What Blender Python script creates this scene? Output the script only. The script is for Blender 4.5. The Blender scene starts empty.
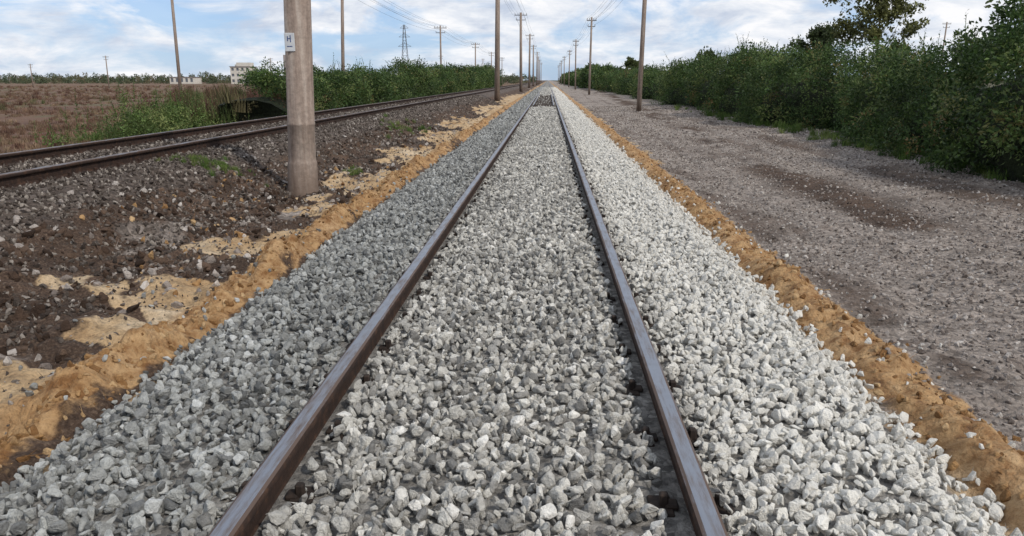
import bpy, bmesh, math, random
import numpy as np
from mathutils import Vector, Matrix
rng=np.random.default_rng(7); random.seed(7)
sc=bpy.context.scene
# ------------------------------------------------------------ noise helpers
def _h(ix,iy,s):
    n=(ix.astype(np.int64)*374761393+iy.astype(np.int64)*668265263+s*1442695041)&0xffffffff
    n=((n^(n>>13))*1274126177)&0xffffffff
    return ((n^(n>>16))&0xffff)/65535.0
def vn(x,y,s=0):
    x=np.asarray(x,float);y=np.asarray(y,float)
    ix=np.floor(x);iy=np.floor(y);fx=x-ix;fy=y-iy
    fx=fx*fx*(3-2*fx);fy=fy*fy*(3-2*fy)
    a=_h(ix,iy,s);b=_h(ix+1,iy,s);c=_h(ix,iy+1,s);d=_h(ix+1,iy+1,s)
    return (a*(1-fx)+b*fx)*(1-fy)+(c*(1-fx)+d*fx)*fy
def fbm(x,y,s=0,o=4):
    t=0;a=.5;n=0
    for i in range(o):
        t=t+a*vn(x*2**i,y*2**i,s+i*17);n+=a;a*=.5
    return t/n
def sst(a,b,x):
    t=np.clip((x-a)/(b-a),0,1);return t*t*(3-2*t)
# ------------------------------------------------------------ terrain functions
PX=[-5000,-300,-60,-14,-9.6,-8.3,-5.2,-4.05,-3.5,-2.7,-2.08,-1.72,1.72,2.08,2.5,4,7.5,9,12,60,5000]
PZ=[-.6,-.5,-.5,-.45,-.25,.43,.43,-.02,-.07,-.11,-.13,.035,.035,-.13,-.10,-.06,.04,.1,-.05,-.3,-.6]
def ridgeL(x,y):
    c=-2.34+.09*(fbm(y*.9,y*0,5)-.5)*2
    return np.exp(-((x-c)/.16)**2)*(.02+.22*fbm(x*2.5,y*1.6,8,3)**1.3)
def ridgeR(x,y):
    c=2.27+.06*(fbm(y*.8,y*0,15)-.5)*2
    return np.exp(-np.abs((x-c)/.17)**3)*(.03+.17*fbm(x*3,y*1.8,9,3)**1.2)
def tyres(x,y):
    t=0
    for c,w in ((3.35,.13),(4.95,.15),(4.25,.11),(5.85,.13)):
        cc=c+.25*np.sin(y*.11+c)+.012*y
        t=np.maximum(t,np.exp(-((x-cc)/w)**4))
    return t
def H(x,y):
    x=np.asarray(x,float);y=np.asarray(y,float)
    z=np.interp(x,PX,PZ)
    out=sst(1.9,2.15,np.abs(x))*(1-sst(40,90,y))
    z=z+ridgeL(x,y)+ridgeR(x,y)
    rough=fbm(x*1.1,y*1.1,31,3)-.5
    fine=fbm(x*7,y*7,41,4)-.5
    mid=fbm(x*3.1,y*3.1,47,3)-.5
    lump=np.exp(-((np.abs(x)-2.32)/.28)**2)
    left=sst(-2.0,-2.3,x)*sst(-5.2,-4.6,x)
    z=z+out*(rough*(.09+.12*left)+fine*(.035+.11*lump+.09*left)+mid*.12*left)
    z=z-out*.03*tyres(x,y)
    trk=(x<-5.2)&(x>-8.3)
    z=np.where(trk,np.interp(x,PX,PZ)+out*fine*.02,z)
    far=sst(12,40,-x)
    z=z+far*(fbm(x*.08,y*.08,55,3)-.5)*.5
    return z
def masks(x,y):
    n1=fbm(x*1.3,y*1.0,71,4);n2=fbm(x*2.6,y*1.7,91,5);n3=fbm(x*.5,y*.3,101,3);n4=fbm(x*6,y*4,97,3)
    ridge=np.exp(-((x+2.36)/.24)**4)
    sand=ridge*(1-.6*sst(.5,.62,n2))
    farS=np.exp(-((x+2.6)/(.2+.3*n3))**4)*sst(.46,.54,n2+.03)
    sand=np.maximum(sand,farS*.95)
    for (cx,cy,rx,ry) in [(-2.85,3.7,.50,.38),(-3.1,5.85,.62,.36),(-2.75,5.0,.16,.45),(-3.1,7.5,.42,.40),(-2.9,9.9,.45,.38),(-3.3,10.7,.3,.3),(-2.95,12.6,.55,.85),(-3.1,17.5,.7,1.3),(-2.9,23,.9,2.),(-3.0,31,1.0,3.4),(-3,46,1.,7),(-3,75,1,18)]:
        d=((x-cx)/rx)**2+((y-cy)/ry)**2
        sand=np.maximum(sand,1-sst(.3,1.45,d+3.4*(n2-.5)+1.0*(n1-.5)+1.0*(n4-.5)))
    for (cx,cy,rx,ry) in [(-2.98,4.4,.32,.2),(-2.95,5.15,.28,.14)]:
        d=((x-cx)/rx)**2+((y-cy)/ry)**2
        sand=sand*(1-.95*(1-sst(.5,1.25,d+2.2*(n2-.5))))
    w=.27+.05*(n3-.5)
    sR=np.exp(-((x-2.29)/w)**6)*(1-.35*sst(.56,.66,n2))
    sR=np.maximum(sR,np.exp(-((x-2.35)/.4)**4)*sst(.5,.6,n2)*sst(10,18,y))
    sand=np.maximum(sand,sR)
    bal=1-sst(1.90,2.02,np.abs(x)+.08*(n2-.5))
    ex=(1-sst(.6,.75,np.abs(x)))*sst(43,45,y)*(1-sst(77,79,y))
    bal=bal*(1-ex)
    soil=sst(-5.0,-4.3,x)*(1-sst(-2.05,-1.95,x))*sst(.26,.40,n1+.06)
    q=fbm(x*.9,y*.3,121,4);q2=fbm(x*1.7,y*.8,131,4)
    soilR=.8*np.exp(-((x-4.1-.035*y)/.85)**2)*sst(.38,.58,q+.05)
    soilR=np.maximum(soilR,.65*np.exp(-((x-6.4)/.9)**2)*sst(.42,.60,q)*sst(4,8,y))
    soilR=np.maximum(soilR,.6*np.exp(-((x-2.75)/.28)**2)*sst(.48,.6,q2))
    soilR=np.maximum(soilR,.5*sst(2.5,2.9,x)*sst(.52,.68,q2)*(1-sst(8,9,x)))
    soilR=np.maximum(soilR,.55*tyres(x,y)*sst(.36,.6,q2))
    soil=np.maximum(soil,soilR);soil=np.maximum(soil,ex)
    sand=np.maximum(sand,.9*(1-sst(1.98,2.1,np.abs(x)))*sst(1.86,1.93,np.abs(x))*(1-bal))
    field=sst(8.6,9.6,-x)
    verg=sst(8.0,9.0,x)
    return sand,soil,bal,field,verg
# ------------------------------------------------------------ material helpers
class M:
    def __init__(s,name):
        s.m=bpy.data.materials.new(name);s.m.use_nodes=True
        s.t=s.m.node_tree;s.n=s.t.nodes;s.l=s.t.links
        s.b=s.n['Principled BSDF'];s.b.inputs['Specular IOR Level'].default_value=.3
    def node(s,typ,**k):
        n=s.n.new(typ)
        for a,b in k.items():
            if a in n.inputs.keys(): s.inp(n.inputs[a],b)
            else: setattr(n,a,b)
        return n
    def inp(s,i,v):
        if isinstance(v,bpy.types.NodeSocket): s.l.new(v,i)
        else: i.default_value=v
    def noise(s,vec,scale,detail=4,rough=.55):
        n=s.n.new('ShaderNodeTexNoise');s.l.new(vec,n.inputs['Vector'])
        n.inputs['Scale'].default_value=scale;n.inputs['Detail'].default_value=detail;n.inputs['Roughness'].default_value=rough
        return n.outputs['Fac']
    def ramp(s,f,pts):
        r=s.n.new('ShaderNodeValToRGB');s.l.new(f,r.inputs['Fac']);e=r.color_ramp.elements
        while len(e)<len(pts): e.new(.5)
        for q,(p,c) in zip(e,pts):
            q.position=p;q.color=(c,c,c,1) if isinstance(c,(int,float)) else (*c,1)
        return r.outputs['Color']
    def mix(s,f,a,b,mode='MIX'):
        n=s.n.new('ShaderNodeMix');n.data_type='RGBA';n.blend_type=mode
        s.inp(n.inputs[0],f)
        for i,v in ((6,a),(7,b)):
            if isinstance(v,tuple): v=(*v,1) if len(v)==3 else v
            s.inp(n.inputs[i],v)
        return n.outputs[2]
    def math(s,op,a,b=0.,c=0.):
        n=s.n.new('ShaderNodeMath');n.operation=op
        s.inp(n.inputs[0],a);s.inp(n.inputs[1],b);s.inp(n.inputs[2],c)
        return n.outputs[0]
    def maprange(s,v,a,b,c=0.,d=1.):
        n=s.n.new('ShaderNodeMapRange');s.inp(n.inputs[0],v)
        for i,q in zip((1,2,3,4),(a,b,c,d)): n.inputs[i].default_value=q
        n.interpolation_type='SMOOTHSTEP'
        return n.outputs[0]
    def bump(s,h,st,dist):
        n=s.n.new('ShaderNodeBump');n.inputs['Strength'].default_value=st;n.inputs['Distance'].default_value=dist
        s.l.new(h,n.inputs['Height']);s.l.new(n.outputs[0],s.b.inputs['Normal'])
    def pos(s): return s.node('ShaderNodeNewGeometry').outputs['Position']
    def obj(s): return s.node('ShaderNodeTexCoord').outputs['Object']
    def rnd(s): return s.node('ShaderNodeObjectInfo').outputs['Random']
    def col(s,c): s.inp(s.b.inputs['Base Color'],c if not(isinstance(c,tuple) and len(c)==3) else (*c,1))
    def rough(s,r): s.inp(s.b.inputs['Roughness'],r)

def stone_mat(name,pts,side=False,warm=(1,1,1)):
    m=M(name);o=m.obj();p=m.pos()
    c=m.ramp(m.rnd(),pts)
    sp=m.ramp(m.noise(o,2.2,4,.7),[(.3,.70),(.7,1.18)])
    c=m.mix(1.,c,sp,'MULTIPLY')
    big=m.ramp(m.noise(p,.9,2),[(.3,.86),(.7,1.10)])
    c=m.mix(1.,c,big,'MULTIPLY')
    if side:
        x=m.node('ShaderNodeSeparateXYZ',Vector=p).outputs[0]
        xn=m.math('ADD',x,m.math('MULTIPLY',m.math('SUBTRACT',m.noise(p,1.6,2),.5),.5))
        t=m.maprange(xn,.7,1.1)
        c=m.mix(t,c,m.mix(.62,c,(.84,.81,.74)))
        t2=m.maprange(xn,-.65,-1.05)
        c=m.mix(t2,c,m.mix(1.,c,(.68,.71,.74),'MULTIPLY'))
    else: c=m.mix(1.,c,warm,'MULTIPLY')
    m.col(c);m.rough(.9);m.b.inputs['Specular IOR Level'].default_value=.2
    m.bump(m.noise(o,3.5,3,.7),.5,.25)
    return m.m
# ------------------------------------------------------------ instancing
def collection(name,meshes):
    c=bpy.data.collections.new(name)
    for i,me in enumerate(meshes):
        o=bpy.data.objects.new(name+'_%02d'%i,me);c.objects.link(o)
    return c
def scatter(name,P,R,S,I,coll):
    P=np.asarray(P,np.float32);n=len(P);R=np.asarray(R,np.float32)
    S=np.asarray(S,np.float32)
    if S.ndim==1:S=np.stack([S,S,S],1)
    me=bpy.data.meshes.new(name);me.vertices.add(n);me.vertices.foreach_set('co',P.ravel())
    a=me.attributes.new('rot','FLOAT_VECTOR','POINT');a.data.foreach_set('vector',R.ravel())
    a=me.attributes.new('scl','FLOAT_VECTOR','POINT');a.data.foreach_set('vector',S.ravel())
    a=me.attributes.new('idx','INT','POINT');a.data.foreach_set('value',np.asarray(I,np.int32))
    ob=bpy.data.objects.new(name,me);sc.collection.objects.link(ob)
    g=bpy.data.node_groups.new(name+'_gn','GeometryNodeTree')
    g.interface.new_socket('Geometry',in_out='INPUT',socket_type='NodeSocketGeometry')
    g.interface.new_socket('Geometry',in_out='OUTPUT',socket_type='NodeSocketGeometry')
    N=g.nodes;L=g.links
    gi=N.new('NodeGroupInput');go=N.new('NodeGroupOutput')
    ip=N.new('GeometryNodeInstanceOnPoints');ci=N.new('GeometryNodeCollectionInfo')
    ci.inputs['Collection'].default_value=coll
    ci.inputs['Separate Children'].default_value=True;ci.inputs['Reset Children'].default_value=True
    def na(nm,t):
        q=N.new('GeometryNodeInputNamedAttribute');q.data_type=t;q.inputs['Name'].default_value=nm
        return q.outputs['Attribute']
    e=N.new('FunctionNodeEulerToRotation');L.new(na('rot','FLOAT_VECTOR'),e.inputs[0])
    L.new(gi.outputs[0],ip.inputs['Points']);L.new(ci.outputs[0],ip.inputs['Instance'])
    ip.inputs['Pick Instance'].default_value=True
    L.new(na('idx','INT'),ip.inputs['Instance Index'])
    L.new(e.outputs[0],ip.inputs['Rotation']);L.new(na('scl','FLOAT_VECTOR'),ip.inputs['Scale'])
    L.new(ip.outputs[0],go.inputs[0])
    md=ob.modifiers.new('scatter','NODES');md.node_group=g
    return ob
def rrot(n): return rng.uniform(0,2*math.pi,(n,3))
def stones(k,seed,mat):
    out=[]
    r=random.Random(seed)
    for i in range(k):
        bm=bmesh.new()
        ax=(1,r.uniform(.6,.9),r.uniform(.45,.75))
        for j in range(r.randint(9,15)):
            v=Vector((r.gauss(0,1),r.gauss(0,1),r.gauss(0,1))).normalized()*r.uniform(.82,1.15)
            bm.verts.new((v.x*ax[0],v.y*ax[1],v.z*ax[2]))
        h=bmesh.ops.convex_hull(bm,input=bm.verts)
        bmesh.ops.delete(bm,geom=[g for g in h['geom_interior'] if isinstance(g,bmesh.types.BMVert)],context='VERTS')
        bmesh.ops.bevel(bm,geom=list(bm.edges),offset=.07,segments=1,affect='EDGES')
        bmesh.ops.recalc_face_normals(bm,faces=bm.faces)
        me=bpy.data.meshes.new('stone');bm.to_mesh(me);bm.free();me.materials.append(mat);out.append(me)
    return out
def mesh_np(name,V,F,mat,smooth=False):
    me=bpy.data.meshes.new(name);me.from_pydata([tuple(v) for v in V],[],[tuple(f) for f in F])
    if mat:me.materials.append(mat)
    if smooth:
        me.polygons.foreach_set('use_smooth',[True]*len(me.polygons))
    return me
def link(name,me,parent=None,loc=(0,0,0)):
    o=bpy.data.objects.new(name,me);sc.collection.objects.link(o);o.location=loc
    if parent:o.parent=parent
    return o
# ------------------------------------------------------------ terrain
def terrain():
    dx=[-5000,-2500,-1200,-700,-400,-250,-160,-110,-80,-60]
    xs=np.concatenate([dx,np.arange(-50,-20,3.),np.arange(-20,-10,.7),np.arange(-10,-4.6,.09),np.arange(-4.6,-1.8,.03),np.arange(-1.8,1.8,.1),np.arange(1.8,3.2,.03),np.arange(3.2,9,.06),np.arange(9,14,.5),np.arange(14,50,4.),[50,70,100,160,250,400,700,1200,2500,5000]])
    ys=[-300,-100,-40,-20,-10,-6,-4,-3,-2,-1.5,-1,-.6,-.3,0,.2,.4,.6,.8,1.0]
    y=1.1
    while y<5500:
        ys.append(y);y+=max(.034,.0075*y) if y<120 else .05*y
    ys=np.array(ys)
    X,Y=np.meshgrid(xs,ys);Z=H(X,Y)
    nx,ny=len(xs),len(ys)
    V=np.stack([X,Y,Z],-1).reshape(-1,3).astype(np.float32)
    i=np.arange(nx-1)[None,:]+np.arange(ny-1)[:,None]*nx
    F=np.stack([i,i+1,i+1+nx,i+nx],-1).reshape(-1,4).astype(np.int32)
    me=bpy.data.meshes.new('ground');me.vertices.add(len(V));me.vertices.foreach_set('co',V.ravel())
    me.loops.add(F.size);me.loops.foreach_set('vertex_index',F.ravel())
    me.polygons.add(len(F));me.polygons.foreach_set('loop_start',np.arange(len(F),dtype=np.int32)*4)
    me.polygons.foreach_set('use_smooth',np.ones(len(F),bool))
    me.update(calc_edges=True)
    s,so,ba,fi,ve=masks(X,Y)
    em=sst(8.9,8.4,-X)*sst(3.6,4.6,-X)
    for nm,(a,b,c) in {'m1':(s,so,ba),'m2':(fi,ve,em)}.items():
        at=me.attributes.new(nm,'FLOAT_VECTOR','POINT')
        at.data.foreach_set('vector',np.stack([a,b,c],-1).reshape(-1).astype(np.float32))
    m=M('ground_mat');p=m.pos()
    def att(nm):
        a=m.node('ShaderNodeAttribute');a.attribute_name=nm
        q=m.node('ShaderNodeSeparateXYZ',Vector=a.outputs['Vector']);return q.outputs
    A=att('m1');B=att('m2')
    nz=m.noise(p,9,5,.65);nf=m.noise(p,45,4,.7);nb=m.noise(p,1.6,4,.6)
    def edge(v,w=.5,a=.38,b=.62):
        t=m.math('ADD',v,m.math('MULTIPLY',m.math('SUBTRACT',nz,.5),w))
        return m.maprange(t,a,b)
    vor=m.node('ShaderNodeTexVoronoi',Vector=p,Scale=30.);
    vc=m.ramp(m.node('ShaderNodeSeparateColor',Color=vor.outputs['Color']).outputs[0],[(0,.6),(1,1.45)])
    grav=m.mix(1.,m.ramp(nz,[(.3,(.19,.155,.13)),(.7,(.35,.30,.26))]),vc,'MULTIPLY')
    grav=m.mix(1.,grav,m.ramp(nb,[(.35,.8),(.65,1.12)]),'MULTIPLY')
    c=m.mix(B[2],grav,m.mix(1.,m.ramp(nz,[(.3,(.055,.04,.032)),(.7,(.14,.11,.09))]),vc,'MULTIPLY'))
    soil=m.ramp(nf,[(.3,(.03,.018,.012)),(.52,(.08,.05,.034)),(.75,(.19,.135,.095))])
    soil=m.mix(1.,soil,m.ramp(nb,[(.35,.65),(.65,1.35)]),'MULTIPLY')
    c=m.mix(edge(A[1],.7,.2,.8),c,soil)
    sandc=m.ramp(nb,[(.3,(.38,.235,.115)),(.5,(.53,.37,.21)),(.68,(.60,.47,.32))])
    sandc=m.mix(1.,sandc,m.ramp(nf,[(.25,.5),(.45,.9),(.8,1.15)]),'MULTIPLY')
    sandc=m.mix(1.,sandc,m.ramp(nz,[(.35,.6),(.55,1.05)]),'MULTIPLY')
    xx=m.node('ShaderNodeSeparateXYZ',Vector=p).outputs[0]
    rd=m.math('MULTIPLY',m.maprange(m.math('ABSOLUTE',m.math('SUBTRACT',m.math('ABSOLUTE',xx),2.33)),.32,.2),m.ramp(nz,[(.35,1.),(.7,.6)]))
    sandc=m.mix(rd,sandc,m.mix(m.ramp(nz,[(.35,0.),(.65,1.)]),(.22,.105,.038),(.50,.30,.135)))
    c=m.mix(edge(A[0],.8,.3,.6),c,sandc)
    c=m.mix(A[2],c,m.mix(1.,m.ramp(nz,[(.3,(.13,.12,.11)),(.7,(.30,.285,.26))]),vc,'MULTIPLY'))
    fc=m.ramp(m.noise(p,.15,5,.6),[(.3,(.10,.055,.038)),(.5,(.155,.09,.058)),(.62,(.11,.095,.05)),(.75,(.20,.14,.09))])
    c=m.mix(B[0],c,fc)
    c=m.mix(B[1],c,m.ramp(nz,[(.3,(.04,.045,.02)),(.7,(.12,.10,.06))]))
    m.col(c);m.rough(.95)
    hh=m.math('ADD',m.math('MULTIPLY',nf,.6),m.math('ADD',m.math('MULTIPLY',nz,.8),m.math('MULTIPLY',m.math('SUBTRACT',1.,vor.outputs['Distance']),.3)))
    m.bump(hh,1.,.05)
    me.materials.append(m.m)
    link('ground',me)
terrain()
# ------------------------------------------------------------ stones
m_bal=stone_mat('ballast_stone',[(0,(.17,.165,.155)),(.15,(.33,.315,.29)),(.5,(.51,.49,.445)),(.85,(.66,.635,.575)),(1,(.84,.81,.75))],side=True)
m_grv=stone_mat('grey_brown_gravel',[(0,(.13,.105,.09)),(.4,(.285,.24,.21)),(.8,(.43,.38,.34)),(1,(.60,.55,.50))])
m_old=stone_mat('old_ballast_stone',[(0,(.045,.033,.027)),(.4,(.10,.08,.066)),(.75,(.19,.16,.137)),(1,(.42,.37,.32))])
m_clod=stone_mat('sand_clod',[(0,(.20,.10,.038)),(.5,(.38,.22,.095)),(1,(.54,.37,.20))])
m_soil=stone_mat('soil_clod',[(0,(.03,.018,.012)),(.6,(.08,.05,.034)),(1,(.15,.10,.07))])
c_bal=collection('ballast_stones',stones(18,1,m_bal))
c_grv=collection('gravel_stones',stones(8,2,m_grv))
c_old=collection('old_stones',stones(8,3,m_old))
c_clod=collection('sand_clods',stones(6,4,m_clod))
c_soil=collection('soil_clods',stones(6,5,m_soil))
def pts(x0,x1,y0,y1,dens):
    n=int((x1-x0)*(y1-y0)*dens);return rng.uniform(x0,x1,n),rng.uniform(y0,y1,n)
def place(name,layers,keep,coll,k,lift):
    P=[];S=[]
    for (x0,x1,y0,y1,d,r0,r1) in layers:
        x,y=pts(x0,x1,y0,y1,d)
        q=keep(x,y);x=x[q];y=y[q]
        r=r0+(r1-r0)*rng.random(len(x))**1.8
        z=H(x,y)+r*(lift[0]+lift[1]*rng.random(len(x)))
        P.append(np.stack([x,y,z],1));S.append(r)
    P=np.concatenate(P);S=np.concatenate(S);n=len(P)
    return scatter(name,P,rrot(n),S,rng.integers(0,k,n),coll)
RG=.805
def kb(x,y):
    ph=np.abs(((y-.35+.2725)%.545)-.2725)
    seg=vn(np.floor((y-.0775)/.545),np.sign(x)*3+np.sign(np.abs(x)-RG),88)
    atfix=(ph<.09)&(seg>.45)&(rng.random(len(x))<.75)
    lim=np.where(atfix,.125,.058)+np.where(x>0,.012,0)+.035*rng.random(len(x))
    rail=np.abs(np.abs(x)-RG)<lim
    edge=np.abs(x)<2.05+.16*(rng.random(len(x))-.45)+.12*(fbm(y*2,y*0+x*0,3)-.5)
    exp=(np.abs(x)<.66)&(y>44)&(y<78)&(rng.random(len(x))<.97)
    return (~rail)&edge&(~exp)
place('ballast_gravel',[(-2.15,2.15,.6,12,960,.019,.045),(-2.15,2.15,12,30,430,.027,.05),(-2.15,2.15,30,70,170,.045,.065),(-2.15,2.15,70,160,40,.08,.11)],kb,c_bal,18,(.15,1.1))
place('stray_ballast_stones',[(-3.2,-2.0,1.6,14,28,.02,.04),(2.0,2.9,1.4,14,30,.018,.036)],lambda x,y:rng.random(len(x))<np.exp(-(np.abs(x)-2.0)*1.8),c_bal,18,(.1,.5))
def kg(x,y):
    s,so,ba,fi,ve=masks(x,y)
    return (s+.9*so<rng.random(len(x))*1.0)&(x>2.3)
place('pad_gravel',[(2.35,8.6,1.5,9,430,.011,.031),(2.35,8.8,9,22,240,.015,.033),(2.35,9,22,50,60,.03,.045)],kg,c_grv,8,(-.3,.6))
def ko(x,y):
    s,so,ba,fi,ve=masks(x,y)
    rail=(np.abs(np.abs(x+6.68)-.83)<.085)
    return (s*1.3+.5*so<rng.random(len(x)))&(~rail)&(x<-2.6)
place('embankment_gravel',[(-8.6,-3.2,3.5,12,400,.018,.047),(-8.6,-2.8,12,30,200,.025,.05),(-8.6,-2.8,30,60,50,.045,.06)],ko,c_old,8,(-.1,.7))
place('soil_stones',[(-4.9,-2.5,2.6,12,200,.009,.034),(-4.9,-2.65,12,28,60,.02,.045),(2.5,7.8,1.6,16,90,.01,.028)],lambda x,y:masks(x,y)[1]>rng.random(len(x))*.8+.1,c_old,8,(-.3,.6))
place('soil_clods',[(-4.8,-2.5,2.6,12,70,.02,.09),(-4.8,-2.6,12,26,20,.03,.1)],lambda x,y:(masks(x,y)[1]>.5)&(masks(x,y)[0]<.5),c_soil,6,(-.4,.6))
def kr(x,y): return rng.random(len(x))<np.clip(.2+1.7*(fbm(x*1.5,y*1.2,66,3)-.35),0,1)
place('rubble_stones',[(-5.2,-2.6,3.2,14,60,.016,.065),(-5.2,-2.7,14,40,10,.03,.08),(2.5,8,2,25,.8,.03,.05)],kr,c_grv,8,(-.2,.6))
place('sandstone_rubble',[(-4.6,-2.6,3.2,14,14,.015,.085),(-4.6,-2.7,14,40,2,.04,.08)],kr,c_clod,6,(-.2,.5))
def kc(x,y):
    d=np.abs(np.abs(x)-2.33)
    return d<.26*rng.random(len(x))+.04
place('sand_clod_ridge',[(-2.75,-2.05,1.8,14,430,.008,.05),(2.05,2.65,1.5,14,380,.008,.045),(-2.8,-2.05,14,30,80,.02,.055),(2.05,2.65,14,30,80,.02,.05)],kc,c_clod,6,(-.5,.6))
# ------------------------------------------------------------ rails
def steel(name,dull):
    mr=M(name);p=mr.pos()
    mp3=mr.node('ShaderNodeMapping');mr.l.new(p,mp3.inputs['Vector']);mp3.inputs['Scale'].default_value=(3,.35,1)
    nn=mr.noise(mp3.outputs[0],9,6,.7)
    mr.col(mr.mix(mr.ramp(nn,[(.46-.14*dull,0.),(.70-.14*dull,1.)]),(.30,.315,.35),(.11,.075,.058)))
    mr.inp(mr.b.inputs['Metallic'],mr.ramp(nn,[(.46-.14*dull,.85),(.73-.14*dull,.2)]))
    mr.rough(mr.ramp(mr.noise(p,12,4),[(.3,.33+.12*dull),(.7,.55+.1*dull)]))
    return mr.m
m_st1=steel('rail_steel',0);m_st2=steel('old_rail_steel',1);m_edge=steel('worn_rail_edge',1.6)
ms=M('rail_rust');p=ms.pos()
ms.col(ms.ramp(ms.noise(p,14,6,.7),[(.3,(.016,.010,.008)),(.55,(.040,.022,.015)),(.75,(.10,.05,.028))]));ms.rough(.9);ms.bump(ms.noise(p,60,4,.7),.4,.01)
mfx=M('fastener_iron');p=mfx.pos();mfx.col(mfx.ramp(mfx.noise(p,20,4,.7),[(.3,(.012,.009,.008)),(.7,(.045,.03,.022))]));mfx.rough(.85)
def railprof():
    h=[(-.075,0),(-.075,.012),(-.02,.03),(-.011,.045),(-.011,.125),(-.040,.136),(-.046,.148),(-.046,.162),(-.042,.172),(-.030,.1795),(-.022,.1805)]
    return h+[(-a,b) for a,b in reversed(h)]
def rail(name,x,z,y0,y1,parent,sc_=1.,steel_=None):
    pr=railprof();ys=[y0];y=y0
    while y<y1: y+=max(1.,(y)*.1);ys.append(min(y,y1))
    V=[];F=[];k=len(pr)
    for y in ys:
        for a,b in pr:V.append((x+a*sc_,y,z+b*sc_))
    for i in range(len(ys)-1):
        for j in range(k):
            F.append((i*k+j,i*k+(j+1)%k,(i+1)*k+(j+1)%k,(i+1)*k+j))
    F.append(tuple(range(k)));F.append(tuple(range((len(ys)-1)*k,len(ys)*k))[::-1])
    me=mesh_np(name,V,F,ms.m);me.materials.append(steel_ or m_st1);me.materials.append(m_edge)
    bm=bmesh.new();bm.from_mesh(me);bmesh.ops.recalc_face_normals(bm,faces=bm.faces);bm.to_mesh(me);bm.free()
    for f in me.polygons:
        if f.center.z>z+.172*sc_ and f.normal.z>.4:
            f.material_index=1 if f.normal.z>.95 else 2
    return link(name,me,parent)
def boxes(name,L,mat,parent=None,bevel=0):
    bm=bmesh.new()
    for (cx,cy,cz,sx,sy,sz) in L:
        r=bmesh.ops.create_cube(bm,size=1,matrix=Matrix.Translation((cx,cy,cz))@Matrix.Diagonal((sx,sy,sz,1)))
    if bevel: bmesh.ops.bevel(bm,geom=list(bm.edges),offset=bevel,segments=1,affect='EDGES')
    me=bpy.data.meshes.new(name);bm.to_mesh(me);bm.free();me.materials.append(mat);return link(name,me,parent)
def empty(name,loc=(0,0,0)):
    e=bpy.data.objects.new(name,None);sc.collection.objects.link(e);e.location=loc;return e
mcon=M('sleeper_concrete');p=mcon.pos();mcon.col(mcon.ramp(mcon.noise(p,8,5),[(.3,(.10,.085,.07)),(.7,(.24,.21,.18))]));mcon.rough(.9)
mwood=M('sleeper_timber');p=mwood.pos();mwood.col(mwood.ramp(mwood.noise(p,8,5),[(.3,(.03,.022,.018)),(.7,(.09,.07,.055))]));mwood.rough(.9)
t1=empty('railway_track')
for s in(-1,1):
    rail('rail_%s'%('left' if s<0 else 'right'),s*RG,0.,-20,1500,t1)
boxes('sleepers',[(0,.35+.545*i,-.045,2.6,.25,.12) for i in range(78)],mwood.m,t1,.01)
boxes('turnout_sleepers',[(0,43.2+.56*i,.015,2.7,.25,.11) for i in range(64)],mwood.m,t1)
for s in(-1,1): rail('guard_rail_%d'%s,s*.60,.03,44,80,t1,.9)
fs=[]
for i in range(60):
    y=.35+.545*i
    for s in(-1,1):
        for q in(-1,1):
            fs.append((s*RG+q*.115,y,.03,.09,.14,.03));fs.append((s*RG+q*.105,y,.065,.034,.034,.06));fs.append((s*RG+q*.075,y,.045,.05,.06,.022))
boxes('rail_fasteners',fs,mfx.m,t1,.006)
t2=empty('railway_track')
T2=-6.68;RZ=.41
for s in(-1,1): rail('rail_%s'%('left' if s<0 else 'right'),T2+s*.83,RZ,-20,1500,t2,1.,m_st2)
boxes('sleepers',[(T2,.3+.545*i,RZ-.055,2.6,.25,.12) for i in range(130)],mcon.m,t2,.015)
fs=[]
for i in range(110):
    y=.3+.545*i
    for s in(-1,1):
        for q in(-1,1):
            fs.append((T2+s*.83+q*.11,y,RZ+.02,.09,.13,.03));fs.append((T2+s*.83+q*.105,y,RZ+.05,.035,.035,.06))
boxes('rail_fasteners',fs,ms.m,t2,.004)
# ------------------------------------------------------------ poles
mp=M('pole_concrete');o=mp.obj()
st=mp.node('ShaderNodeMapping');mp.l.new(o,st.inputs['Vector']);st.inputs['Scale'].default_value=(6,6,.5)
cc=mp.ramp(mp.noise(st.outputs[0],1.6,6,.65),[(.25,(.15,.105,.083)),(.5,(.27,.21,.172)),(.75,(.40,.34,.29))])
cc=mp.mix(1.,cc,mp.ramp(mp.noise(o,14,5,.7),[(.3,.68),(.7,1.14)]),'MULTIPLY')
zz=mp.node('ShaderNodeSeparateXYZ',Vector=o).outputs[2]
zn=mp.math('ADD',zz,mp.math('MULTIPLY',mp.noise(o,3,4),.5))
cc=mp.mix(mp.math('MULTIPLY',mp.maprange(zn,.8,.25),.6),cc,(.10,.065,.045))
mp.col(cc);mp.rough(.9);mp.bump(mp.noise(o,30,5,.7),.4,.02)
mm=M('galvanised_metal');mm.col((.12,.12,.12));mm.rough(.6);mm.b.inputs['Metallic'].default_value=.4
mw=M('insulator_glaze');mw.col((.35,.33,.3));mw.rough(.3)
mplate=M('sign_plate');mplate.col(mplate.ramp(mplate.noise(mplate.obj(),9,4),[(.3,(.42,.44,.46)),(.7,(.62,.63,.64))]));mplate.rough(.6)
mblue=M('plate_paint');mblue.col((.05,.08,.2));mblue.rough(.6)
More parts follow.
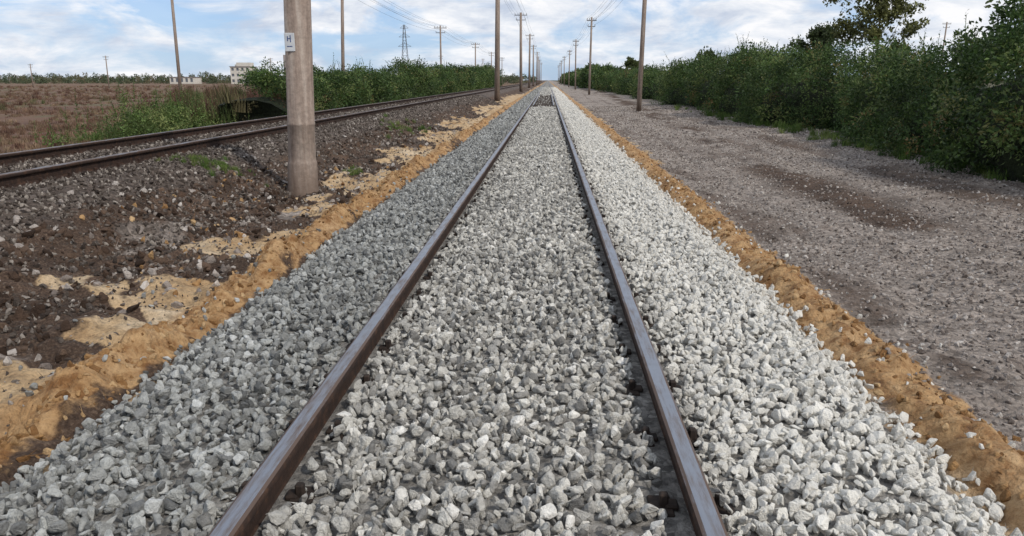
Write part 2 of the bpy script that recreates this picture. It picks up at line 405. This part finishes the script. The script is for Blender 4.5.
def tube(rings,seg=24):
    V=[];F=[]
    for (z,r,ox) in rings:
        for i in range(seg):
            a=2*math.pi*i/seg;V.append((ox+r*math.cos(a),r*math.sin(a),z))
    for k in range(len(rings)-1):
        for i in range(seg):
            j=(i+1)%seg;F.append((k*seg+i,k*seg+j,(k+1)*seg+j,(k+1)*seg+i))
    F.append(tuple(range(seg))[::-1]);n=(len(rings)-1)*seg;F.append(tuple(range(n,n+seg)))
    return V,F
wires=[]
def pole(x,y,h,rb,rt,lean=0.,arm=1.2,big=False,kind='concrete_utility_pole'):
    z=float(H(np.array([x]),np.array([y]))[0])
    if big: z=-.09
    e=empty(kind,(x,y,z))
    if big:
        q=lambda z_:lean*max(z_,0)/h
        R=[(-.5,.245),(.03,.245),(.07,.232),(.44,.224),(.47,.217),(.50,.207),(.53,.2065),(1.02,.204),(1.03,.210),(1.06,.210),(1.07,.202),(h,rt)]
        R=[(a,b,q(a)) for a,b in R];seg=32
    else:
        R=[(-.5,rb,0),(h*.5,(rb+rt)/2,lean/2),(h,rt,lean)];seg=12
    V,F=tube(R,seg);me=mesh_np('shaft',V,F,mp.m,True)
    link('shaft',me,e)
    L=[(lean,0,h-.35,arm*2,.09,.09),(lean,0,h-1.0,arm*1.5,.08,.08)]
    boxes('crossarms',L,mm.m,e)
    V=[];F=[]
    for (dx,dz) in [(-arm*.9,-.35),(-arm*.45,-.35),(arm*.45,-.35),(arm*.9,-.35),(-arm*.7,-1.),(arm*.7,-1.)]:
        v,f=tube([(0,.02,0),(.08,.02,0),(.09,.06,0),(.13,.055,0),(.14,.035,0),(.17,.05,0),(.21,.03,0)],8)
        b=len(V);V+=[(a+dx+lean,bb,c+h+dz+.045) for a,bb,c in v];F+=[tuple(i+b for i in q_) for q_ in f]
    link('insulators',mesh_np('insulators',V,F,mw.m,True),e)
    return e,z,h,arm,lean
def wire_line(ps):
    for a,b in zip(ps[:-1],ps[1:]):
        for k,dz in ((-.9,-.1),(-.45,-.1),(.45,-.1),(.9,-.1),(-.7,-.75),(.7,-.75)):
            A=Vector((a[0]+k*a[3],a[1],a[2]+dz));B=Vector((b[0]+k*b[3],b[1],b[2]+dz));pt=[]
            for i in range(17):
                t=i/16;q=A.lerp(B,t);q.z-=4*.55*t*(1-t);pt.append(q)
            wires.append(pt)
ps=[]
for i,y in enumerate([-38,11.4,61,110,160,210,260,310,360,420]):
    big=(i==1);x=-3.58 if big else -3.72+.12*math.sin(i*2.3)
    e,z,h,arm,ln=pole(x,y,10.9,.225,.16 if not big else .17,lean=[0,.42,.12,-.05,.1,0,.1,0,0,0][i],big=big,arm=.9)
    ps.append((x+ln,y,z+h,arm))
    if big:
        boxes('number_plate',[(.02,-.203,2.24,.15,.012,.26)],mplate.m,e,.003)
        boxes('plate_marks',[(-.005,-.2105,2.29,.012,.004,.07),(.02,-.2105,2.29,.035,.004,.012),(.036,-.2105,2.29,.012,.004,.10),(.02,-.2105,2.18,.08,.004,.012)],mblue.m,e)
wire_line(ps)
ps=[]
for i,y in enumerate([-6,41,88,135,182,229,276,323,370]):
    x=5.1+.1*math.sin(i*1.7+1);e,z,h,arm,ln=pole(x,y,8.5,.135,.10,lean=[0,.12,.08,-.05,.1,-.1,0,.1,0][i],arm=.55);ps.append((x+ln,y,z+h,arm))
wire_line(ps)
ps=[]
for i,y in enumerate([8,58,110,160,212,262]):
    x=-15.3-.3*math.sin(i*1.7);e,z,h,arm,ln=pole(x,y,9.6,.15,.11,lean=[0,.45,.05,.1,0,0][i],arm=.9);ps.append((x+ln,y,z+h,arm))
wire_line(ps)
for (x,y,h) in [(-34.3,70,10.5),(-118,200,8.5),(-160,230,7),(-190,240,9),(-88,240,9),(-35,250,10),(-28,330,11),(75,150,12.5)]:
    pole(x,y,h,.16,.12,lean=.15,arm=.8)
mwire=M('wire_metal');mwire.col((.05,.05,.055))
cu=bpy.data.curves.new('overhead_wires','CURVE');cu.dimensions='3D';cu.bevel_depth=.009;cu.bevel_resolution=0
for pt in wires:
    s=cu.splines.new('POLY');s.points.add(len(pt)-1)
    for q,w in zip(s.points,pt): q.co=(*w,1)
cu.materials.append(mwire.m);link('overhead_wires',cu)
# lattice pylon
def strut(V,F,a,b,r):
    a=Vector(a);b=Vector(b);d=(b-a).normalized();u=d.orthogonal().normalized();w=d.cross(u);k=len(V)
    for P_ in(a,b):
        for i in range(4):
            t=i*math.pi/2;V.append(tuple(P_+u*r*math.cos(t)+w*r*math.sin(t)))
    for i in range(4):
        j=(i+1)%4;F.append((k+i,k+j,k+4+j,k+4+i))
V=[];F=[];hh=23
for lv in range(8):
    z0=hh*lv/8;z1=hh*(lv+1)/8;w0=1.5*(1-lv/8)+.25;w1=1.5*(1-(lv+1)/8)+.25
    c0=[(-w0,-w0,z0),(w0,-w0,z0),(w0,w0,z0),(-w0,w0,z0)];c1=[(-w1,-w1,z1),(w1,-w1,z1),(w1,w1,z1),(-w1,w1,z1)]
    for i in range(4):
        j=(i+1)%4
        strut(V,F,c0[i],c1[i],.09);strut(V,F,c0[i],c1[j],.05);strut(V,F,c1[i],c1[j],.05)
for z,w in((15,2.6),(18.5,2.2),(21.8,1.6)):
    strut(V,F,(-w,0,z),(w,0,z),.09);strut(V,F,(-w,0,z),(0,0,z+1.3),.06);strut(V,F,(w,0,z),(0,0,z+1.3),.06)
link('lattice_pylon',mesh_np('pylon',V,F,mm.m),None,(-56,300,-.6))
# ------------------------------------------------------------ vegetation
def leaf_mat(name,pts_,trans=.3,rough=.5):
    m=M(name);p=m.pos()
    c=m.ramp(m.rnd(),pts_)
    g=m.node('ShaderNodeNewGeometry').outputs['Random Per Island']
    c=m.mix(1.,c,m.ramp(g,[(0,.6),(1,1.4)]),'MULTIPLY')
    c=m.mix(1.,c,m.ramp(m.noise(p,.7,3),[(.3,.65),(.7,1.35)]),'MULTIPLY')
    m.col(c);m.rough(rough)
    tr=m.node('ShaderNodeBsdfTranslucent');m.l.new(c,tr.inputs[0])
    mx=m.node('ShaderNodeMixShader');mx.inputs[0].default_value=trans
    out=m.n['Material Output'];m.l.new(m.b.outputs[0],mx.inputs[1]);m.l.new(tr.outputs[0],mx.inputs[2]);m.l.new(mx.outputs[0],out.inputs[0])
    return m.m
def leafquad(V,F,c,d,n,L,W):
    s=d.cross(n)
    if s.length<1e-4:return
    s.normalize();n=s.cross(d).normalized();k=len(V)
    V+= [tuple(c),tuple(c+d*L*.45+s*W*.5+n*W*.15),tuple(c+d*L-n*W*.2),tuple(c+d*L*.45-s*W*.5+n*W*.15)]
    F+=[(k,k+1,k+2),(k,k+2,k+3)]
def rv(r): return Vector((r.gauss(0,1),r.gauss(0,1),r.gauss(0,1))).normalized()
def clump(seed,n,L,mat,rad=.3,flat=.8):
    r=random.Random(seed);V=[];F=[]
    for i in range(n):
        c=rv(r)*rad*r.random()**.5;c.z*=flat
        d=(c.normalized()+rv(r)*.9).normalized();l=L*r.uniform(.6,1.3)
        leafquad(V,F,c,d,(Vector((0,0,1))+rv(r)*.7).normalized(),l,l*.5)
    return mesh_np('leaf_clump',V,F,mat)
def shoot(seed,mat,h=.9,n=34,L=.09):
    r=random.Random(seed);V=[];F=[];b=Vector((r.uniform(-.25,.25),r.uniform(-.25,.25),0))
    pa=Vector((0,0,0))
    for i in range(n):
        t=i/n;c=Vector((0,0,h*t))+b*t*t
        if i%6==0: strut(V,F,pa,c+Vector((0,0,.001)),.006);pa=c
        d=Vector((r.gauss(0,1),r.gauss(0,1),.5)).normalized();l=L*r.uniform(.6,1.2)*(1.1-.5*t)
        leafquad(V,F,c,d,Vector((0,0,1)),l,l*.45)
    return mesh_np('leafy_shoot',V,F,mat)
G1=[(0,(.024,.048,.012)),(.35,(.046,.086,.021)),(.7,(.078,.125,.034)),(.93,(.15,.19,.06)),(1,(.18,.12,.05))]
m_leaf=leaf_mat('shrub_leaf',G1)
m_leaf2=leaf_mat('tree_leaf',[(0,(.06,.08,.03)),(.6,(.10,.12,.04)),(1,(.16,.14,.05))],.35)
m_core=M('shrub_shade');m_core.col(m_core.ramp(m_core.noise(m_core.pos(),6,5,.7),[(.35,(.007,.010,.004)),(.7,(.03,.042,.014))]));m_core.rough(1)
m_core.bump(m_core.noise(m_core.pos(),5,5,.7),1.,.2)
c_leaf=collection('leaf_clumps',[clump(i,60,.095,m_leaf) for i in range(6)]+[shoot(i+20,m_leaf,1.1,40,.1) for i in range(4)])
c_leafB=collection('large_leaf_clumps',[clump(i+50,60,.18,m_leaf,.42) for i in range(5)]+[shoot(i+70,m_leaf,1.0,26,.16) for i in range(3)])
def hedge(name,xf,y0,y1,depth,hfun,coreoff=.35,nn=1.,side=1,kclump=(6,4),dens=(14,4),coll=None,seedn=0):
    ys=[];y=y0
    while y<y1: ys.append(y);y+=max(.3,.012*y)
    ys.append(y1);prof=[(0,-.3),(-.1,.25),(-.05,.6),(.12,.85),(.35,1.),(.7,1.),(1.,.8),(1.1,-.3)]
    V=[];F=[]
    for yy in ys:
        w=float(fbm(np.array([yy*.6]),np.array([seedn+.5]),seedn)[0])
        hh=hfun(yy)-coreoff-.12+.35*(w-.5);x0=xf(yy)
        for j,(a,b) in enumerate(prof):
            q=float(vn(np.array([yy*.9]),np.array([j*1.7]),seedn+3)[0])-.5
            V.append((x0+side*(coreoff+.1+a*(depth-coreoff)+q*.3),yy,(b*hh if b>0 else b)+q*.2-.05))
    k=len(prof)
    for i in range(len(ys)-1):
        for j in range(k-1): F.append((i*k+j,i*k+j+1,(i+1)*k+j+1,(i+1)*k+j))
    F.append(tuple(range(k)));F.append(tuple(range((len(ys)-1)*k,len(ys)*k)))
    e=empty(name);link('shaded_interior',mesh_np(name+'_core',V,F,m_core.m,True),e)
    P=[];S=[];I=[];R=[]
    y=y0
    while y<y1:
        st=max(.5,.03*y);A=st
        h=hfun(y);f=1 if y<22 else (22/y)**1.3
        sc_=1. if y<22 else (y/22)**.5
        top=min(depth*.8,1.8)
        nf=int(A*(h+top)*dens[0]*f*nn)
        for _ in range(nf):
            yy=y+rng.random()*st;hy=hfun(yy);u=rng.random()*(hy+top)
            bump_=(float(fbm(np.array([yy*.8]),np.array([u*.9]),seedn+9,3)[0])-.5)*1.9
            if u<hy: xx=-.05+.35*(u/hy)**3+rng.normal()*.12-bump_;zz=u
            else: xx=.3+(u-hy);zz=hy+rng.normal()*.15+bump_*.7
            P.append((xf(yy)+side*xx,yy,max(zz,.05)));S.append(sc_*rng.uniform(.5,1.15));I.append(rng.integers(0,kclump[0]));R.append(rng.uniform(0,6.28,3))
        for _ in range(int(A*dens[1]*nn*f)):
            yy=y+rng.random()*st
            P.append((xf(yy)+side*(.2+rng.random()*depth*.6),yy,hfun(yy)-.3+rng.normal()*.15));S.append(sc_**.5*rng.uniform(.35,1.2));I.append(kclump[0]+rng.integers(0,kclump[1]));R.append((rng.normal()*.3,rng.normal()*.3,rng.random()*6.28))
        y+=st
    o=scatter(name+'_foliage',P,R,S,I,coll or c_leaf);o.name='foliage';o.parent=e
    return e
def hf(y):
    v=float(fbm(np.array([y*.22]),np.array([.3]),77,3)[0]);v2=float(fbm(np.array([y*.7]),np.array([.7]),78,2)[0])
    return 2.2+1.3*(v-.5)+.8*(v2-.5)-.35*math.exp(-((y-21)/6)**2)
def xfr(y): return 8.1+.5*math.sin(y*.35)+.35*math.sin(y*.83+1)+.012*min(y,60)
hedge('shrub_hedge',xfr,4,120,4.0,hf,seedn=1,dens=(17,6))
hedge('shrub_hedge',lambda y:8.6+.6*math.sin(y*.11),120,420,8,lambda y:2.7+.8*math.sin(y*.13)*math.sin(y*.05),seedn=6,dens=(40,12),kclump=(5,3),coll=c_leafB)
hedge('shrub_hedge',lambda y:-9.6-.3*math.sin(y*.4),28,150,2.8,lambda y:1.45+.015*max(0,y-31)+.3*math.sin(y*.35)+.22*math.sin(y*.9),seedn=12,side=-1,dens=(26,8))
def tuft(seed,mat,n=45,h=.6,w=.012,spread=.22):
    r=random.Random(seed);V=[];F=[]
    for i in range(n):
        b=Vector((r.gauss(0,spread*.5),r.gauss(0,spread*.5),0));a=r.uniform(0,6.28);l=r.uniform(.5,1.1)*h
        d=Vector((math.cos(a),math.sin(a),0));s=Vector((-d.y,d.x,0))*w*r.uniform(.6,1.4);le=r.uniform(.1,.5)*l
        k=len(V);V+=[tuple(b-s),tuple(b+s),tuple(b+d*le*.4+s*.7+Vector((0,0,l*.6))),tuple(b+d*le*.4-s*.7+Vector((0,0,l*.6))),tuple(b+d*le+Vector((0,0,l)))]
        F+=[(k,k+1,k+2,k+3),(k+3,k+2,k+4)]
    return mesh_np('tuft',V,F,mat)
m_dry=leaf_mat('dry_grass',[(0,(.10,.052,.036)),(.5,(.16,.095,.062)),(.9,(.23,.165,.105)),(1,(.11,.11,.05))],.2,.8)
m_red=leaf_mat('russet_weed',[(0,(.085,.042,.03)),(.55,(.13,.07,.048)),(.85,(.12,.11,.05)),(1,(.08,.11,.035))],.2,.8)
m_grn=leaf_mat('green_grass',[(0,(.06,.11,.02)),(.5,(.10,.16,.035)),(1,(.17,.2,.06))],.3,.7)
m_lgt=leaf_mat('bright_shrub_leaf',[(0,(.07,.11,.028)),(.6,(.11,.165,.045)),(1,(.18,.2,.07))],.3,.6)
c_dry=collection('dry_tufts',[tuft(i,m_dry,w=.02,h=.45,spread=.4) for i in range(4)])
c_red=collection('weed_stalks',[tuft(i+9,m_red,70,.8,.016,.45) for i in range(1)]+[clump(i+9,50,.1,m_red,.4) for i in range(4)])
c_grn=collection('green_tufts',[tuft(i+19,m_grn,60,.5,.014,.25) for i in range(4)])
c_lgt=collection('bright_clumps',[clump(i+39,60,.1,m_lgt,.35) for i in range(3)]+[shoot(i+45,m_lgt,.8,30,.11) for i in range(2)])
def tufts(name,x,y,s,coll,k=4,dz=None):
    n=len(x);z=H(x,y)-.02+(0 if dz is None else dz)
    return scatter(name,np.stack([x,y,z],1),np.stack([rng.normal(0,.1,n),rng.normal(0,.1,n),rng.uniform(0,6.28,n)],1),s,rng.integers(0,k,n),coll)
n=12000;y=np.exp(rng.uniform(np.log(7),np.log(260),n));q=rng.uniform(-1.15,-.22,n);x=q*y
k=(x<-10.2)&(fbm(x*.12,y*.05,19)>.4);x=x[k];y=y[k];tufts('dry_grass_field',x,y,rng.uniform(.2,.6,len(x))*(.8+y/170),c_dry)
n=1100;y=rng.uniform(27,70,n);x=-rng.uniform(.34,.50,n)*y+rng.normal(0,.5,n);k=x<-9.9;x=x[k];y=y[k];tufts('russet_weeds',x,y,rng.uniform(.5,1.15,len(x)),c_red,5,rng.uniform(0,1.2,len(x))*(.3+fbm(x*.5,y*.3,6)))
n=700;y=rng.uniform(50,160,n);x=-rng.uniform(.4,1.1,n)*y;tufts('weed_patch',x,y,rng.uniform(.4,1.1,n),c_red,5)
n=800;x=-13.4+rng.normal(0,1.2,n);y=27+rng.normal(0,2.0,n);hh_=1.4*np.exp(-((x+13.2)/1.6)**2)*(.6+.8*vn(x*1.3,y*.5,4));tufts('bright_green_shrub',x,y,rng.uniform(.5,1.1,n),c_lgt,5,rng.random(n)*hh_)
n=500;x=-rng.uniform(10,16,n);y=rng.uniform(16,60,n);k=fbm(x*.3,y*.2,8)>.56;tufts('green_grass_patch',x[k],y[k],rng.uniform(.4,.8,k.sum()),c_grn)
for (cx,cy,nx_,rx,ry,a,b) in [(-4.9,11.3,100,.28,.2,.10,.24),(-3.3,13.6,16,.1,.2,.12,.25),(-4.4,24,30,.4,1.0,.2,.4),(7.9,16,90,.25,5,.25,.5),(7.9,30,90,.3,8,.3,.6)]:
    x=cx+rng.normal(0,rx,nx_);y=cy+rng.normal(0,ry,nx_);tufts('grass_tuft',x,y,rng.uniform(a,b,nx_),c_grn)
# trees
mbark=M('bark');mbark.col(mbark.ramp(mbark.noise(mbark.obj(),8,5),[(.3,(.05,.04,.03)),(.7,(.16,.13,.1))]));mbark.rough(.95)
def tree(name,loc,h,w,seed,nleaf=22,L=.16,base=.35):
    r=random.Random(seed);V=[];F=[];LV=[];LF=[]
    def seg(a,b,ra,rb,s=6):
        d=(b-a).normalized();u=d.orthogonal().normalized();v=d.cross(u);k=len(V)
        for P_,rr in((a,ra),(b,rb)):
            for i in range(s):
                t=i*2*math.pi/s;V.append(tuple(P_+u*rr*math.cos(t)+v*rr*math.sin(t)))
        for i in range(s): F.append((k+i,k+(i+1)%s,k+s+(i+1)%s,k+s+i))
    def br(a,d,l,ra,dep):
        n=3;p_=a
        for i in range(n):
            d=(d+rv(r)*.16+Vector((0,0,.12))).normalized();q=p_+d*l/n;rb=ra*(1-.6*(i+1)/n) ;seg(p_,q,ra*(1-.6*i/n),rb);p_=q
            if dep<2 and i>0:
                for _ in range(r.choice([1,1,2])): br(p_,(d*.8+rv(r)*.8).normalized(),l*r.uniform(.35,.55),rb*.6,dep+1)
            if dep>=1 or i==n-1:
                for _ in range(nleaf):
                    c=p_+rv(r)*r.random()*.3;ll=L*r.uniform(.6,1.3);leafquad(LV,LF,c,rv(r),rv(r),ll,ll*.6)
    n=9;p_=Vector((0,0,-.3));d=Vector((0,0,1));R0=h*.009+.02
    for i in range(n):
        d=(d+rv(r)*.07+Vector((0,0,.12))).normalized();q=p_+d*(h*.95/n);t=(i+1)/n
        seg(p_,q,R0*(1-.85*i/n),R0*(1-.85*t),8);p_=q
        if t>base:
            f=(t-base)/(1-base);ww=w*.5*math.sin(math.pi*(.3+.6*f))
            for _ in range(4):
                a=r.uniform(0,6.28);br(p_,Vector((math.cos(a),math.sin(a),r.uniform(.5,1.2))).normalized(),ww*r.uniform(.5,1.05),R0*.3*(1-.6*t),0)
    e=empty(name,loc)
    link('trunk',mesh_np('trunk',V,F,mbark.m,True),e);link('crown',mesh_np('crown',LV,LF,m_leaf2),e)
    return e
tree('deciduous_tree',(16.2,38,-.1),6.9,4.4,5,nleaf=13,L=.17,base=.3)
tree('deciduous_tree',(15.2,44,-.1),4.5,3.4,8,nleaf=9)
tree('deciduous_tree',(17.8,50,-.1),3.9,2.2,11,nleaf=9)
tree('deciduous_tree',(19,92,-.1),4.8,3.2,14,nleaf=10,L=.25)
tree('deciduous_tree',(13,120,-.1),4.6,3.6,15,nleaf=10,L=.3)
# distant tree line
m_far=leaf_mat('distant_leaf',[(0,(.06,.08,.045)),(.6,(.10,.12,.065)),(1,(.16,.13,.08))],.2,.8)
c_far=collection('distant_clumps',[clump(i+90,60,.36,m_far,.55) for i in range(5)])
P=[];S=[]
for i in range(5500):
    a=rng.uniform(-1.0,1.0);x=a*620+rng.normal()*20;y=rng.uniform(430,560) if rng.random()<.8 else rng.uniform(600,720)
    if abs(x)<9: continue
    hh=2.0+10*float(fbm(np.array([x*.03]),np.array([y*.003]),5,4)[0])**2.6
    P.append((x,y,rng.random()*hh-.4));S.append(rng.uniform(1.3,3.0))
scatter('distant_tree_line',P,rrot(len(P)),S,rng.integers(0,5,len(P)),c_far)
P=[];S=[]
for i in range(1200):
    y=rng.uniform(150,420);x=-rng.uniform(11,24)-.03*y
    P.append((x,y,rng.random()**1.2*(1.8+1.4*math.sin(y*.07)**2)-.3));S.append(rng.uniform(.8,1.6))
scatter('lineside_scrub',P,rrot(len(P)),S,rng.integers(0,5,len(P)),c_far)
# ------------------------------------------------------------ buildings
mcr=M('pale_render');mcr.col(mcr.ramp(mcr.noise(mcr.obj(),.3,4),[(.3,(.50,.46,.40)),(.7,(.62,.59,.53))]));mcr.rough(.9)
mdk=M('window_glass');mdk.col((.13,.14,.16));mdk.rough(.2)
mrf=M('roofing');mrf.col((.2,.17,.16));mrf.rough(.9)
def building(name,loc,w,d,h,floors,cols,extra=None):
    e=empty(name,loc);fh=h/floors;L=[]
    cw=w/cols
    for f in range(floors):
        L.append((0,0,f*fh+.5,w,d,1.0));L.append((0,0,f*fh+fh-.25,w,d,.5))
        for c in range(cols+1):
            L.append((-w/2+c*cw if 0<c<cols else (-w/2+.3 if c==0 else w/2-.3),0,f*fh+fh/2+.25,cw*.5 if 0<c<cols else .6,d-.01,fh-1.5))
    boxes('walls',L,mcr.m,e);boxes('windows',[(0,0,h/2,w-.4,d-.5,h-.4)],mdk.m,e)
    boxes('roof',[(0,0,h+.15,w+.6,d+.6,.3)],mrf.m,e)
    if extra: boxes('rooftop_block',extra,mcr.m,e)
building('apartment_building',(-161.5,400,-.5),10.5,10,8.8,3,4,[(1,0,10.0,7.0,6,2.1),(-3,0,9.6,2,3,1.1)])
building('warehouse_building',(-147,420,-.5),20,12,4.2,1,6)
building('warehouse_building',(-208,430,-.5),14,10,3.6,1,5)
V,F=tube([(0,.9,0),(15,.6,0)],14);link('brick_chimney',mesh_np('ch',V,F,mrf.m,True),None,(-139,400,-.5))
# ------------------------------------------------------------ world and sun
az=math.radians(130);el=math.radians(44)
w=bpy.data.worlds.new('World');sc.world=w;w.use_nodes=True;t=w.node_tree;N=t.nodes;L=t.links;N.clear()
out=N.new('ShaderNodeOutputWorld');bg=N.new('ShaderNodeBackground')
sky=N.new('ShaderNodeTexSky');sky.sky_type='NISHITA';sky.sun_disc=False;sky.sun_elevation=el;sky.sun_rotation=az
sky.air_density=1.;sky.dust_density=.4;sky.ozone_density=1.5
bg.inputs[1].default_value=.10
tc=N.new('ShaderNodeTexCoord');mp_=N.new('ShaderNodeMapping');mp_.inputs['Scale'].default_value=(1,1,3.0);mp_.inputs['Location'].default_value=(.3,.1,.2)
L.new(tc.outputs['Generated'],mp_.inputs[0])
def nz(scale,detail,rough,dist=0):
    n=N.new('ShaderNodeTexNoise');n.inputs['Scale'].default_value=scale;n.inputs['Detail'].default_value=detail;n.inputs['Roughness'].default_value=rough;n.inputs['Distortion'].default_value=dist
    L.new(mp_.outputs[0],n.inputs['Vector']);return n.outputs['Fac']
def rp(f,pt):
    r=N.new('ShaderNodeValToRGB');L.new(f,r.inputs[0]);e=r.color_ramp.elements
    while len(e)<len(pt):e.new(.5)
    for q,(a,c) in zip(e,pt):q.position=a;q.color=(*c,1)
    return r.outputs[0]
def mixn(f,a,b,mode='MIX'):
    m_=N.new('ShaderNodeMix');m_.data_type='RGBA';m_.blend_type=mode
    for i,v in((0,f),(6,a),(7,b)):
        if isinstance(v,bpy.types.NodeSocket):L.new(v,m_.inputs[i])
        else:m_.inputs[i].default_value=v
    return m_.outputs[2]
cl=rp(nz(6.5,10,.58,.4),[(.39,(.12,.12,.12)),(.53,(1,1,1))])
cc=rp(nz(11,8,.6,.3),[(.35,(5.7,6.4,7.7)),(.5,(8.1,8.5,9.2)),(.6,(9.9,9.9,10.1))])
blue=mixn(.6,mixn(1.,sky.outputs[0],(.88,1.0,1.28,1),'MULTIPLY'),(3.5,5.5,8.5,1))
L.new(mixn(cl,blue,cc),bg.inputs[0]);L.new(bg.outputs[0],out.inputs[0])
sl=bpy.data.lights.new('sun','SUN');sl.energy=2.8;sl.angle=math.radians(4);sl.color=(1,.94,.85)
so=bpy.data.objects.new('sun',sl);sc.collection.objects.link(so)
dv=Vector((math.sin(az)*math.cos(el),math.cos(az)*math.cos(el),math.sin(el)));so.rotation_euler=dv.to_track_quat('Z','Y').to_euler()
# ------------------------------------------------------------ camera
cam=bpy.data.cameras.new('camera');cam.lens=26.0;cam.sensor_width=36;cam.clip_end=8000;cam.clip_start=.05
co=bpy.data.objects.new('camera',cam);sc.collection.objects.link(co);co.location=(.243,0,1.61)
co.rotation_euler=(math.radians(90-14.26),0,math.radians(2.70));sc.camera=co
sc.view_settings.view_transform='Standard';sc.view_settings.look='None';sc.view_settings.exposure=0
